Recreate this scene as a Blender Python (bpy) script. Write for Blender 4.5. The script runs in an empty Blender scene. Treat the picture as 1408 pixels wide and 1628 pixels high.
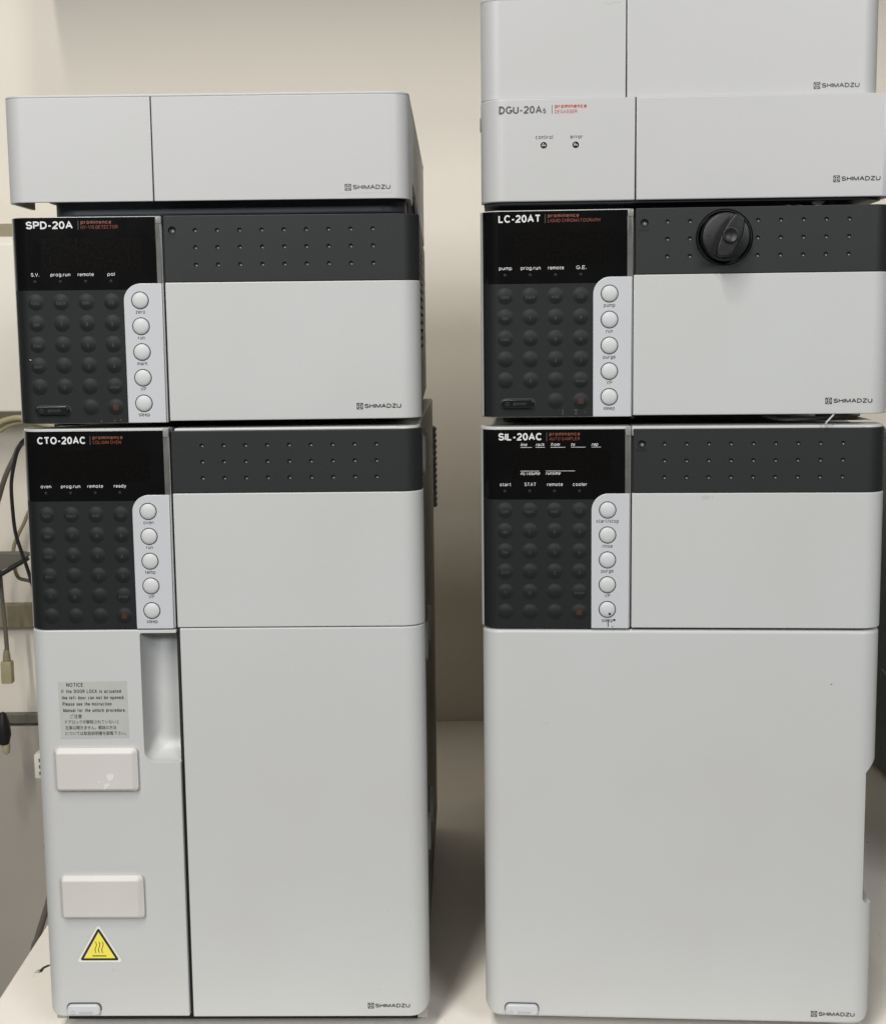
import bpy, bmesh, math, random
from mathutils import Vector, Matrix
random.seed(7)
S = bpy.context.scene
C = S.collection
rad = math.radians

# ------------------------------------------------------------------ camera
cam_d = bpy.data.cameras.new('camera')
cam = bpy.data.objects.new('camera', cam_d)
C.objects.link(cam)
S.camera = cam
F_PX, W_PX, H_PX = 2223.34, 1408.0, 1628.0
cam_d.sensor_fit = 'VERTICAL'
cam_d.sensor_height = 24.0
cam_d.lens = 24.0 * F_PX / H_PX
cam_d.clip_start = 0.05
cam_d.clip_end = 50
pi_, ya_, ro_ = rad(7.40481), rad(-0.28623), rad(-0.64783)
fw = Vector((-math.sin(ya_) * math.cos(pi_), math.cos(ya_) * math.cos(pi_), -math.sin(pi_)))
rt = Vector((math.cos(ya_), math.sin(ya_), 0))
up = rt.cross(fw)
r2 = rt * math.cos(ro_) + up * math.sin(ro_)
u2 = -rt * math.sin(ro_) + up * math.cos(ro_)
cam.matrix_world = Matrix(((r2.x, u2.x, -fw.x, 0.02386), (r2.y, u2.y, -fw.y, -0.90751),
                           (r2.z, u2.z, -fw.z, 0.48111), (0, 0, 0, 1)))

# ------------------------------------------------------------------ world and lamps
w = bpy.data.worlds.new('World')
S.world = w
w.use_nodes = True
w.node_tree.nodes['Background'].inputs[0].default_value = (0.90, 0.95, 1.0, 1)
w.node_tree.nodes['Background'].inputs[1].default_value = 0.03


def area(name, loc, target, sx, sy, power, col):
    d = bpy.data.lights.new(name, 'AREA')
    d.shape = 'RECTANGLE'
    d.size, d.size_y = sx, sy
    d.energy = power
    d.color = col
    o = bpy.data.objects.new(name, d)
    C.objects.link(o)
    o.location = loc
    o.rotation_euler = (Vector(target) - Vector(loc)).to_track_quat('-Z', 'Y').to_euler()
    return o


area('ceiling_tube_near', (-0.556, -1.90, 2.15), (-0.556, -1.90, 0), 0.05, 1.5, 50, (1.0, 0.96, 0.89))
area('ceiling_lamp_over', (-0.34, -0.92, 2.15), (-0.34, -0.90, 0), 0.12, 0.3, 13, (1.0, 0.96, 0.89))
area('ceiling_tube_right', (1.90, -2.40, 2.15), (1.75, -2.3, 0), 0.05, 1.2, 14, (1.0, 0.94, 0.86))
area('room_fill_left', (-1.5, -3.0, 1.72), (-0.1, 0, 0.4), 1.0, 0.6, 46, (0.96, 0.98, 1.0))  # fill lamp added to brighten the instrument fronts from the left
area('room_fill_right', (1.6, -3.0, 1.72), (0.3, 0, 0.4), 1.0, 0.6, 46, (0.96, 0.98, 1.0))  # matching added fill for the fronts, from the right

S.view_settings.view_transform = 'Standard'
S.view_settings.look = 'None'
S.view_settings.exposure = 0.0
S.view_settings.gamma = 1


# ------------------------------------------------------------------ materials
def mat(name, col, rough=0.5, var=0.0, scale=30.0, bump=0.0, bscale=900.0, spec=0.5, metal=0.0,
        alt=None, speck=None, detail=4.0, coat=0.0):
    m = bpy.data.materials.new(name)
    m.use_nodes = True
    nt = m.node_tree
    b = nt.nodes['Principled BSDF']
    b.inputs['Roughness'].default_value = rough
    b.inputs['Specular IOR Level'].default_value = spec
    b.inputs['Metallic'].default_value = metal
    b.inputs['Coat Weight'].default_value = coat
    tc = nt.nodes.new('ShaderNodeTexCoord')
    c1 = tuple(col) + (1,)
    if var > 0 or alt:
        n = nt.nodes.new('ShaderNodeTexNoise')
        n.inputs['Scale'].default_value = scale
        n.inputs['Detail'].default_value = detail
        nt.links.new(tc.outputs['Object'], n.inputs['Vector'])
        mx = nt.nodes.new('ShaderNodeMix')
        mx.data_type = 'RGBA'
        a2 = alt if alt else tuple(c * (1 - var) for c in col)
        mx.inputs['A'].default_value = tuple(a2) + (1,)
        mx.inputs['B'].default_value = c1
        rp = nt.nodes.new('ShaderNodeMapRange')
        rp.inputs['From Min'].default_value = 0.35
        rp.inputs['From Max'].default_value = 0.65
        nt.links.new(n.outputs['Fac'], rp.inputs['Value'])
        nt.links.new(rp.outputs['Result'], mx.inputs['Factor'])
        out = mx.outputs['Result']
        # roughness follows the same smears a little
        rr = nt.nodes.new('ShaderNodeMapRange')
        rr.inputs['To Min'].default_value = max(0.02, rough - 0.05)
        rr.inputs['To Max'].default_value = min(1, rough + 0.07)
        nt.links.new(n.outputs['Fac'], rr.inputs['Value'])
        nt.links.new(rr.outputs['Result'], b.inputs['Roughness'])
        if speck:
            sc_, th, scol = speck
            v = nt.nodes.new('ShaderNodeTexNoise')
            v.inputs['Scale'].default_value = sc_
            v.inputs['Detail'].default_value = 2
            nt.links.new(tc.outputs['Object'], v.inputs['Vector'])
            r3 = nt.nodes.new('ShaderNodeMapRange')
            r3.inputs['From Min'].default_value = th
            r3.inputs['From Max'].default_value = th + 0.03
            nt.links.new(v.outputs['Fac'], r3.inputs['Value'])
            m2 = nt.nodes.new('ShaderNodeMix')
            m2.data_type = 'RGBA'
            m2.inputs['B'].default_value = tuple(scol) + (1,)
            nt.links.new(out, m2.inputs['A'])
            nt.links.new(r3.outputs['Result'], m2.inputs['Factor'])
            out = m2.outputs['Result']
        nt.links.new(out, b.inputs['Base Color'])
    else:
        b.inputs['Base Color'].default_value = c1
    if bump > 0:
        n2 = nt.nodes.new('ShaderNodeTexNoise')
        n2.inputs['Scale'].default_value = bscale
        n2.inputs['Detail'].default_value = 2
        nt.links.new(tc.outputs['Object'], n2.inputs['Vector'])
        bp = nt.nodes.new('ShaderNodeBump')
        bp.inputs['Strength'].default_value = bump
        bp.inputs['Distance'].default_value = 0.0002
        nt.links.new(n2.outputs['Fac'], bp.inputs['Height'])
        nt.links.new(bp.outputs['Normal'], b.inputs['Normal'])
    return m


M = dict(
    shell=mat('shell_plastic', (0.460, 0.472, 0.468), 0.42, alt=(0.452, 0.454, 0.452), scale=9, bump=0.3, speck=(260, 0.80, (0.40, 0.38, 0.35))),
    cover=mat('cover_plastic', (0.452, 0.452, 0.458), 0.42, alt=(0.440, 0.442, 0.442), scale=7, bump=0.3),
    pod=mat('pod_plastic', (0.47, 0.485, 0.51), 0.35, var=0.03, scale=12, bump=0.1),
    trim=mat('trim_plastic', (0.50, 0.50, 0.49), 0.4, var=0.05, scale=20),
    button=mat('button_plastic', (0.49, 0.50, 0.505), 0.5),
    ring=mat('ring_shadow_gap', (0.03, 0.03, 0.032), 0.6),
    gloss=mat('black_gloss', (0.0045, 0.0045, 0.0048), 0.16, var=0.2, scale=40, spec=0.30),
    screen=mat('display_glass', (0.0040, 0.0036, 0.003), 0.18, alt=(0.003, 0.0027, 0.0025), scale=600, spec=0.30),
    keypad=mat('keypad_membrane', (0.0075, 0.0088, 0.0093), 0.55, alt=(0.0088, 0.0100, 0.0103), scale=30, bump=0.5, bscale=1500, spec=0.27),
    key=mat('key_dome', (0.0078, 0.0090, 0.0095), 0.56, spec=0.28),
    keytext=mat('key_print', (0.038, 0.041, 0.041), 0.5),
    band=mat('band_charcoal', (0.0120, 0.0140, 0.0138), 0.50, alt=(0.0140, 0.0162, 0.0158), scale=16, bump=0.4, bscale=1600, spec=0.35),
    strip=mat('grey_strip', (0.12, 0.12, 0.115), 0.3, var=0.3, scale=60, spec=0.6),
    dark=mat('dark_interior', (0.010, 0.010, 0.010), 0.7),
    base=mat('tray_base_slate', (0.045, 0.052, 0.060), 0.42, var=0.2, scale=30),
    body=mat('body_enamel', (0.36, 0.35, 0.315), 0.5, var=0.08, scale=12, bump=0.3, bscale=500),
    white=mat('white_print', (0.62, 0.62, 0.62), 0.5),
    red=mat('red_print', (0.42, 0.035, 0.03), 0.5),
    orange=mat('orange_print', (0.155, 0.034, 0.016), 0.5),
    black=mat('black_print', (0.018, 0.018, 0.018), 0.5),
    greyprint=mat('grey_print', (0.065, 0.065, 0.062), 0.5),
    pad=mat('pad_ivory', (0.53, 0.505, 0.49), 0.38, alt=(0.50, 0.485, 0.46), scale=14, bump=0.1),
    notice=mat('notice_film', (0.40, 0.415, 0.39), 0.33, var=0.05, scale=50),
    stick=mat('sticker_white', (0.66, 0.65, 0.60), 0.4),
    yellow=mat('sticker_yellow', (0.75, 0.66, 0.09), 0.4, var=0.04, scale=60),
    glue=mat('glue_residue', (0.62, 0.60, 0.59), 0.6),
    smudge=mat('smudge_grey', (0.40, 0.405, 0.39), 0.6),
    wall=mat('wall_paint', (0.80, 0.745, 0.655), 0.75, alt=(0.775, 0.72, 0.63), scale=2.5, bump=0.5, bscale=120),
    bench=mat('bench_laminate', (0.87, 0.83, 0.77), 0.4, alt=(0.84, 0.795, 0.73), scale=7, bump=0.1, speck=(170, 0.76, (0.45, 0.41, 0.36))),
    floor=mat('floor_vinyl', (0.25, 0.24, 0.22), 0.5, var=0.2, scale=6),
    duct=mat('duct_white', (0.80, 0.765, 0.67), 0.45, var=0.04, scale=10),
    beige=mat('cable_beige', (0.42, 0.37, 0.22), 0.5, var=0.15, scale=60),
    blackc=mat('cable_black', (0.008, 0.008, 0.008), 0.45),
    greyc=mat('cable_grey', (0.13, 0.12, 0.10), 0.5),
    tan=mat('cable_tan', (0.26, 0.22, 0.14), 0.5),
    ptfe=mat('tube_clear_white', (0.45, 0.45, 0.44), 0.3),
    device=mat('device_slate', (0.075, 0.085, 0.08), 0.45, var=0.15, scale=8, bump=0.4, bscale=500),
    hose=mat('hose_charcoal', (0.10, 0.105, 0.10), 0.45),
    foil=mat('flap_grey', (0.32, 0.32, 0.29), 0.35),
    lowshade=mat('wall_shade_grey', (0.42, 0.385, 0.335), 0.6, alt=(0.38, 0.35, 0.305), scale=5, bump=0.3, bscale=200),
    label=mat('label_print', (0.035, 0.035, 0.035), 0.5),
    dimple_lit=mat('dimple_glint_grey', (0.20, 0.20, 0.19), 0.45),
    keyred=mat('key_red_print', (0.085, 0.018, 0.012), 0.5),
    knob=mat('knob_black', (0.0085, 0.0092, 0.0090), 0.42, var=0.2, scale=200, bump=0.3, bscale=1500, spec=0.4),
    power=mat('power_black', (0.0045, 0.0048, 0.0050), 0.28, spec=0.5),
    cap=mat('strip_cap_grey', (0.20, 0.20, 0.19), 0.35),
    pow=mat('faint_print', (0.30, 0.30, 0.30), 0.5),
    dish=mat('knob_dish', (0.017, 0.018, 0.018), 0.3, spec=0.5),
    ink=mat('ink_black', (0.006, 0.006, 0.010), 0.4),
    rubber=mat('foot_rubber', (0.05, 0.05, 0.048), 0.6),
    ledg=mat('lamp_lens_green', (0.035, 0.035, 0.012), 0.2, spec=0.6),
    ledr=mat('lamp_lens_red', (0.04, 0.010, 0.012), 0.2, spec=0.6),
    glint=mat('lens_glint', (0.5, 0.48, 0.42), 0.4),
)
MM = 0.001


# ------------------------------------------------------------------ helpers (part shapes in millimetres)
def rpoly(pts, seg=8):
    """pts: (x, y, r) corners -> polygon with those corners filleted"""
    out = []
    n = len(pts)
    for i in range(n):
        x, y, r = pts[i]
        p = Vector((x, y))
        if r <= 0:
            out.append((x, y))
            continue
        a = Vector(pts[i - 1][:2]) - p
        b = Vector(pts[(i + 1) % n][:2]) - p
        a.normalize()
        b.normalize()
        ang = a.angle(b)
        d = r / math.tan(ang / 2)
        cen = p + (a + b).normalized() * (r / math.sin(ang / 2))
        s = p + a * d - cen
        e = p + b * d - cen
        tot = s.angle_signed(e)
        for k in range(seg + 1):
            t = -tot * k / seg
            out.append((cen.x + s.x * math.cos(t) - s.y * math.sin(t), cen.y + s.x * math.sin(t) + s.y * math.cos(t)))
    return out


def bevel(bm, off, seg=2, lim=40):
    if off <= 0:
        return bm
    es = [e for e in bm.edges if len(e.link_faces) == 2 and e.calc_face_angle(0) > rad(lim)]
    bmesh.ops.bevel(bm, geom=es, offset=off, segments=seg, profile=0.5, affect='EDGES', clamp_overlap=True)
    return bm


def prism(poly, a0, a1, axis='z', bv=0.0, seg=2):
    """poly in the plane normal to axis ('z': u,v ; 'v': u,z ; 'u': v,z), extruded from a0 to a1"""
    bm = bmesh.new()

    def P(p, a):
        if axis == 'z':
            return (p[0], p[1], a)
        if axis == 'v':
            return (p[0], a, p[1])
        return (a, p[0], p[1])
    lo = [bm.verts.new(P(p, a0)) for p in poly]
    hi = [bm.verts.new(P(p, a1)) for p in poly]
    n = len(poly)
    bm.faces.new(lo)
    bm.faces.new(list(reversed(hi)))
    for i in range(n):
        bm.faces.new((lo[i], hi[i], hi[(i + 1) % n], lo[(i + 1) % n]))
    bmesh.ops.recalc_face_normals(bm, faces=bm.faces)
    return bevel(bm, bv, seg)


def box(x0, x1, y0, y1, z0, z1, bv=0.0, seg=2):
    return prism([(x0, y0), (x1, y0), (x1, y1), (x0, y1)], z0, z1, 'z', bv, seg)


def lathe(prof, seg=32, axis='v', cen=(0, 0, 0)):
    """prof: list of (r, a) ; revolved about axis through cen"""
    bm = bmesh.new()
    rings = []
    for r, a in prof:
        if r < 1e-6:
            p = (0, a, 0) if axis == 'v' else (0, 0, a)
            rings.append([bm.verts.new(p)])
            continue
        ring = []
        for k in range(seg):
            t = 2 * math.pi * k / seg
            p = (r * math.cos(t), a, r * math.sin(t)) if axis == 'v' else (r * math.cos(t), r * math.sin(t), a)
            ring.append(bm.verts.new(p))
        rings.append(ring)
    for A, B in zip(rings, rings[1:]):
        if len(A) == 1 and len(B) == 1:
            continue
        for k in range(seg):
            k2 = (k + 1) % seg
            if len(A) == 1:
                bm.faces.new((A[0], B[k], B[k2]))
            elif len(B) == 1:
                bm.faces.new((A[k], A[k2], B[0]))
            else:
                bm.faces.new((A[k], A[k2], B[k2], B[k]))
    bmesh.ops.recalc_face_normals(bm, faces=bm.faces)
    bmesh.ops.translate(bm, verts=bm.verts, vec=cen)
    return bm


def tube(path, r, seg=10, sub=8):
    """smooth round tube through the points (Catmull-Rom)"""
    P = [Vector(p) for p in path]
    Q = [P[0] * 2 - P[1]] + P + [P[-1] * 2 - P[-2]]
    pts = []
    for i in range(1, len(Q) - 2):
        for k in range(sub):
            t = k / sub
            a, b, c, d = Q[i - 1], Q[i], Q[i + 1], Q[i + 2]
            pts.append(0.5 * ((2 * b) + (c - a) * t + (2 * a - 5 * b + 4 * c - d) * t * t + (3 * b - a - 3 * c + d) * t ** 3))
    pts.append(P[-1])
    bm = bmesh.new()
    prev = None
    nrm = Vector((0.13, 0.31, 0.94))
    rings = []
    for i, p in enumerate(pts):
        t = (pts[min(i + 1, len(pts) - 1)] - pts[max(i - 1, 0)]).normalized()
        nrm = (nrm - t * nrm.dot(t)).normalized()
        bn = t.cross(nrm)
        rings.append([bm.verts.new(p + (nrm * math.cos(2 * math.pi * k / seg) + bn * math.sin(2 * math.pi * k / seg)) * r) for k in range(seg)])
    for A, B in zip(rings, rings[1:]):
        for k in range(seg):
            bm.faces.new((A[k], A[(k + 1) % seg], B[(k + 1) % seg], B[k]))
    bm.faces.new(list(reversed(rings[0])))
    bm.faces.new(rings[-1])
    bmesh.ops.recalc_face_normals(bm, faces=bm.faces)
    return bm


def to_mesh(name, bm, scale=MM, flat_area=60.0, sharp=32):
    me = bpy.data.meshes.new(name)
    for f in bm.faces:
        f.smooth = f.calc_area() < flat_area
    bm.to_mesh(me)
    bm.free()
    if scale != 1:
        me.transform(Matrix.Scale(scale, 4))
    me.set_sharp_from_angle(angle=rad(sharp))
    k2 = scale * scale
    for p in me.polygons:
        p.use_smooth = p.area / k2 < flat_area
    return me


def boolean(bm, cutters, op='DIFFERENCE'):
    me = bpy.data.meshes.new('tmp')
    bm.to_mesh(me)
    bm.free()
    o = bpy.data.objects.new('tmp', me)
    C.objects.link(o)
    tmp = [o]
    for cb in cutters:
        cm = bpy.data.meshes.new('cut')
        cb.to_mesh(cm)
        cb.free()
        co = bpy.data.objects.new('cut', cm)
        C.objects.link(co)
        co.hide_render = True
        tmp.append(co)
        md = o.modifiers.new('b', 'BOOLEAN')
        md.operation = op
        md.solver = 'EXACT'
        md.object = co
    dg = bpy.context.evaluated_depsgraph_get()
    ev = o.evaluated_get(dg)
    res = bpy.data.meshes.new_from_object(ev)
    nb = bmesh.new()
    nb.from_mesh(res)
    for t in tmp:
        m_ = t.data
        bpy.data.objects.remove(t)
        bpy.data.meshes.remove(m_)
    bpy.data.meshes.remove(res)
    bmesh.ops.remove_doubles(nb, verts=nb.verts, dist=1e-4)
    return nb


def join(*bms):
    out = bmesh.new()
    for b in bms:
        me = bpy.data.meshes.new('j')
        b.to_mesh(me)
        b.free()
        out.from_mesh(me)
        bpy.data.meshes.remove(me)
    return out


def obj(name, data, m, parent=None, loc=None, **kw):
    me = data if isinstance(data, bpy.types.Mesh) else to_mesh(name, data, **kw)
    if m is not None and not me.materials:
        me.materials.append(m)
    o = bpy.data.objects.new(name, me)
    C.objects.link(o)
    if parent:
        o.parent = parent
    if loc:
        o.location = loc
    return o


def tag(o, label=None, cat=None, group=None, kind=None):
    for k, v in (('label', label), ('category', cat), ('group', group), ('kind', kind)):
        if v:
            o[k] = v
    return o


def thing(name, label, cat, loc, yaw=0, group=None):
    o = bpy.data.objects.new(name, None)
    C.objects.link(o)
    o.location = loc
    o.rotation_euler = (0, 0, yaw)
    o.empty_display_size = 0.02
    return tag(o, label, cat, group)


# ------------------------------------------------------------------ lettering drawn as strokes (cap height 1, x height 0.72)
def _e(cx, cy, rx, ry, a0, a1, n=None):
    n = n or max(3, int(abs(a1 - a0) / 22))
    return [(cx + rx * math.cos(rad(a0 + (a1 - a0) * k / n)), cy + ry * math.sin(rad(a0 + (a1 - a0) * k / n))) for k in range(n + 1)]


def _o(cx, cy, rx, ry):
    return _e(cx, cy, rx, ry, 90, 450, 18)


X_ = 0.72
_bowl_l = _e(.24, .36, .24, .36, 50, 310)
GL = {
    'A': (.66, [[(0, 0), (.33, 1), (.66, 0)], [(.12, .33), (.54, .33)]]),
    'B': (.54, [[(0, 0), (0, 1), (.28, 1)] + _e(.28, .77, .24, .23, 90, -90, 6) + [(0, .54)], [(.28, .54)] + _e(.28, .27, .27, .27, 90, -90, 6) + [(0, 0)]]),
    'C': (.62, [_e(.34, .5, .34, .5, 42, 318, 14)]),
    'D': (.58, [[(0, 0), (0, 1), (.22, 1)] + _e(.22, .5, .36, .5, 80, -80, 9) + [(.22, 0), (0, 0)]]),
    'E': (.50, [[(.50, 1), (0, 1), (0, 0), (.50, 0)], [(0, .53), (.45, .53)]]),
    'F': (.48, [[(.48, 1), (0, 1), (0, 0)], [(0, .5), (.42, .5)]]),
    'G': (.66, [_e(.35, .5, .35, .5, 45, 350, 15) + [(.68, .42), (.40, .42)]]),
    'H': (.56, [[(0, 0), (0, 1)], [(.56, 0), (.56, 1)], [(0, .52), (.56, .52)]]),
    'I': (.0, [[(0, 0), (0, 1)]]),
    'K': (.58, [[(0, 0), (0, 1)], [(.55, 1), (0, .36)], [(.20, .58), (.58, 0)]]),
    'L': (.46, [[(0, 1), (0, 0), (.46, 0)]]),
    'M': (.68, [[(0, 0), (0, 1)], [(0, 1), (.34, .06), (.68, 1)], [(.68, 1), (.68, 0)]]),
    'N': (.56, [[(0, 0), (0, 1)], [(0, 1), (.56, 0)], [(.56, 0), (.56, 1)]]),
    'O': (.70, [_o(.35, .5, .35, .5)]),
    'P': (.54, [[(0, 0), (0, 1), (.27, 1)] + _e(.27, .73, .27, .27, 80, -80, 7) + [(.27, .46), (0, .46)]]),
    'Q': (.70, [_o(.35, .5, .35, .5), [(.40, .22), (.68, -.04)]]),
    'R': (.56, [[(0, 0), (0, 1), (.28, 1)] + _e(.28, .75, .26, .25, 80, -80, 7) + [(.28, .50), (0, .50)], [(.30, .48), (.50, .38), (.56, 0)]]),
    'S': (.58, [_e(.29, .745, .26, .255, 20, 250, 9) + _e(.29, .265, .29, .265, 70, -165, 9)]),
    'T': (.60, [[(0, 1), (.60, 1)], [(.30, 1), (.30, 0)]]),
    'U': (.56, [[(0, 1), (0, .30)] + _e(.28, .30, .28, .30, 190, 350, 8) + [(.56, .30), (.56, 1)]]),
    'V': (.62, [[(0, 1), (.31, 0), (.62, 1)]]),
    'Z': (.56, [[(.02, 1), (.56, 1)], [(.56, 1), (0, 0)], [(0, 0), (.58, 0)]]),
    '0': (.48, [_o(.24, .5, .24, .5)]),
    '1': (.24, [[(0, .76), (.22, .92), (.22, 1), (.22, 0)]]),
    '2': (.48, [_e(.24, .72, .24, .28, 165, -25, 9) + [(.34, .44), (.02, .06), (.0, 0), (.50, 0)]]),
    '3': (.48, [_e(.23, .75, .22, .25, 160, -80, 9), _e(.23, .27, .25, .27, 80, -160, 9)]),
    '4': (.52, [[(.40, 0), (.40, 1), (0, .26), (.54, .26)]]),
    '5': (.48, [[(.44, 1), (.08, 1), (.03, .50)] + _e(.23, .32, .25, .32, 130, -155, 10)]),
    '6': (.48, [_e(.25, .30, .24, .30, 90, 450, 14), _e(.27, .5, .26, .5, 50, 190, 8)]),
    '7': (.48, [[(0, 1), (.48, 1), (.26, .5), (.16, 0)]]),
    '8': (.48, [_o(.24, .76, .20, .24), _o(.24, .26, .24, .26)]),
    '9': (.48, [_e(.23, .70, .24, .30, 90, 450, 14), _e(.21, .5, .26, .5, 10, -130, 8)]),
    '-': (.28, [[(0, .38), (.28, .38)]]),
    '.': (.06, [[(.03, -.04), (.03, .13)]]),
    ',': (.0, [[(0, .08), (-.05, -.14)]]),
    '/': (.30, [[(0, -.05), (.30, 1.03)]]),
    '?': (.44, [_e(.22, .76, .22, .24, 170, -60, 8) + [(.22, .42), (.22, .26)], [(.22, .0), (.22, .12)]]),
    'a': (.44, [_e(.21, .50, .19, .22, 160, 20, 6) + [(.41, .44), (.41, .06), (.46, 0)], [(.41, .42), (.18, .38)] + _e(.18, .19, .18, .19, 95, 275, 7) + [(.30, .03), (.41, .14)]]),
    'b': (.46, [[(0, 0), (0, 1)], _e(.22, .36, .24, .36, 150, -150, 12)]),
    'c': (.42, [_e(.24, .36, .24, .36, 48, 312, 12)]),
    'd': (.46, [[(.46, 0), (.46, 1)], _e(.24, .36, .24, .36, 30, 330, 12)]),
    'e': (.46, [[(.01, .37), (.46, .37)] + _e(.235, .36, .235, .36, 12, 318, 13)]),
    'f': (.26, [[(.28, 1), (.18, 1), (.11, .93), (.11, .80), (.11, 0)], [(0, X_), (.26, X_)]]),
    'g': (.46, [_e(.235, .37, .235, .35, 30, 330, 12), [(.46, X_), (.46, -.06)] + _e(.24, -.05, .22, .20, -10, -160, 6)]),
    'h': (.42, [[(0, 0), (0, 1)], [(0, .46)] + _e(.22, .50, .20, .22, 150, 10, 6) + [(.42, .42), (.42, 0)]]),
    'i': (.0, [[(0, 0), (0, X_)], [(0, .88), (0, 1)]]),
    'j': (.06, [[(.06, X_), (.06, -.12), (0, -.25), (-.06, -.25)], [(.06, .88), (.06, 1)]]),
    'k': (.42, [[(0, 0), (0, 1)], [(.40, X_), (0, .28)], [(.15, .42), (.42, 0)]]),
    'l': (.0, [[(0, 0), (0, 1)]]),
    'm': (.70, [[(0, 0), (0, X_)], [(0, .46)] + _e(.18, .52, .17, .20, 150, 10, 6) + [(.35, .44), (.35, 0)], [(.35, .46)] + _e(.53, .52, .17, .20, 150, 10, 6) + [(.70, .44), (.70, 0)]]),
    'n': (.42, [[(0, 0), (0, X_)], [(0, .46)] + _e(.22, .50, .20, .22, 150, 10, 6) + [(.42, .42), (.42, 0)]]),
    'o': (.48, [_o(.24, .36, .24, .36)]),
    'p': (.46, [[(0, -.26), (0, X_)], _e(.22, .36, .24, .36, 150, -150, 12)]),
    'q': (.46, [[(.46, -.26), (.46, X_)], _e(.24, .36, .24, .36, 30, 330, 12)]),
    'r': (.24, [[(0, 0), (0, X_)], [(0, .44), (.06, .62), (.16, .70), (.26, .70)]]),
    's': (.40, [_e(.20, .545, .17, .175, 20, 250, 7) + _e(.20, .185, .20, .185, 70, -165, 7)]),
    't': (.26, [[(.11, .95), (.11, .10), (.17, .0), (.27, .0)], [(0, X_), (.26, X_)]]),
    'u': (.42, [[(0, X_), (0, .26)] + _e(.20, .24, .20, .24, 185, 330, 6) + [(.42, .26)], [(.42, 0), (.42, X_)]]),
    'v': (.44, [[(0, X_), (.22, 0), (.44, X_)]]),
    'w': (.66, [[(0, X_), (.17, 0), (.33, X_), (.49, 0), (.66, X_)]]),
    'x': (.42, [[(0, X_), (.42, 0)], [(0, 0), (.42, X_)]]),
    'y': (.44, [[(0, X_), (.22, .02)], [(.44, X_), (.19, -.14), (.12, -.25), (.02, -.25)]]),
    'z': (.40, [[(0, X_), (.40, X_)], [(.40, X_), (0, 0)], [(0, 0), (.40, 0)]]),
}


def stroke_mesh(s, tk, sx, spacing, words, k):
    """strokes of the string s as one flat mesh; tk stroke width and sx horizontal stretch, k millimetres per cap height"""
    V, F = [], []
    x = 0.0
    lift = 0
    for ch in s:
        if ch == ' ':
            x += 0.30 * words * sx
            continue
        wch, lines = GL[ch]
        for ln in lines:
            pts = []
            for px, py in ln:
                q = Vector((x + tk / 2 + px * sx, tk / 2 + py * (1 - tk)))
                if not pts or (q - pts[-1]).length > 1e-4:
                    pts.append(q)
            closed = (pts[0] - pts[-1]).length < 1e-3
            n = len(pts)
            base = len(V)
            dz = -0.004 * (lift % 3)
            lift += 1
            for i, p in enumerate(pts):
                a = pts[i - 1] if i > 0 else (pts[-2] if closed else None)
                b = pts[i + 1] if i < n - 1 else (pts[1] if closed else None)
                d1 = (p - a).normalized() if a is not None else None
                d2 = (b - p).normalized() if b is not None else None
                if d1 is None:
                    d1 = d2
                if d2 is None:
                    d2 = d1
                n1, n2 = Vector((-d1.y, d1.x)), Vector((-d2.y, d2.x))
                m = n1 + n2
                m = m.normalized() if m.length > 1e-3 else n1
                m = m * min(1.0 / max(m.dot(n1), 0.45), 1.9)
                e = Vector((0, 0))
                for sg in (1, -1):
                    q = p + m * (sg * tk / 2) + e
                    V.append((q.x * k, dz, q.y * k))
            for i in range(n - 1):
                a = base + 2 * i
                F.append((a, a + 2, a + 3, a + 1))
        x += wch * sx + tk + 0.15 * spacing * (0.6 + 0.4 * sx)
    me = bpy.data.meshes.new('lettering')
    me.from_pydata(V, [], F)
    return me


CAP = 0.80


def text(s, u, z, h, m, parent, v=-0.12, width=None, align='L', bold=0.0, shear=0.0, rot=0.0, name='lettering', spacing=1.0, res=2, words=1.0, weight=None, wide=1.0):
    """flat print: u, z baseline in mm, h cap height in mm"""
    if max(map(ord, s)) < 0x2000:
        tk = weight if weight else 0.125 + bold * 2.0
        me = stroke_mesh(s, tk, wide, spacing, words, 1.0)
        if width:   # widen the letters, not the strokes
            for _ in range(3):
                x1 = max(q.co.x for q in me.vertices)
                wide *= (width / h) / x1 if x1 > 0 else 1
                bpy.data.meshes.remove(me)
                me = stroke_mesh(s, tk, wide, spacing, words, 1.0)
        kx = k = h
        pts = [(q.co.x + shear * q.co.z, q.co.z, q.co.y) for q in me.vertices]
    else:
        cu = bpy.data.curves.new('t', 'FONT')
        cu.body = s
        cu.size = 1
        cu.offset = bold
        cu.resolution_u = res
        to = bpy.data.objects.new('t', cu)
        me = bpy.data.meshes.new_from_object(to)
        bpy.data.objects.remove(to)
        bpy.data.curves.remove(cu)
        k = h / CAP
        xs = [q.co.x for q in me.vertices]
        kx = width / (max(xs) - min(xs)) if width else k
        pts = [(q.co.x, q.co.y, 0) for q in me.vertices]
    x0, x1 = min(p[0] for p in pts), max(p[0] for p in pts)
    off = {'L': x0, 'C': (x0 + x1) / 2, 'R': x1}[align]
    cr, sr = math.cos(rot), math.sin(rot)
    for q, p in zip(me.vertices, pts):
        a, b = (p[0] - off) * kx, p[1] * k
        q.co = Vector((a * cr - b * sr, p[2], a * sr + b * cr)) * MM
    me.name = name
    return obj(name, me, m, parent, (u * MM, v * MM, z * MM))


def plate(poly, m, parent, name, v=-0.1, t=0.1):
    return obj(name, prism(poly, v, v + t, 'v'), m, parent)


def circ(cx, cz, r, n=24):
    return [(cx + r * math.cos(2 * math.pi * k / n), cz + r * math.sin(2 * math.pi * k / n)) for k in range(n)]


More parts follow.
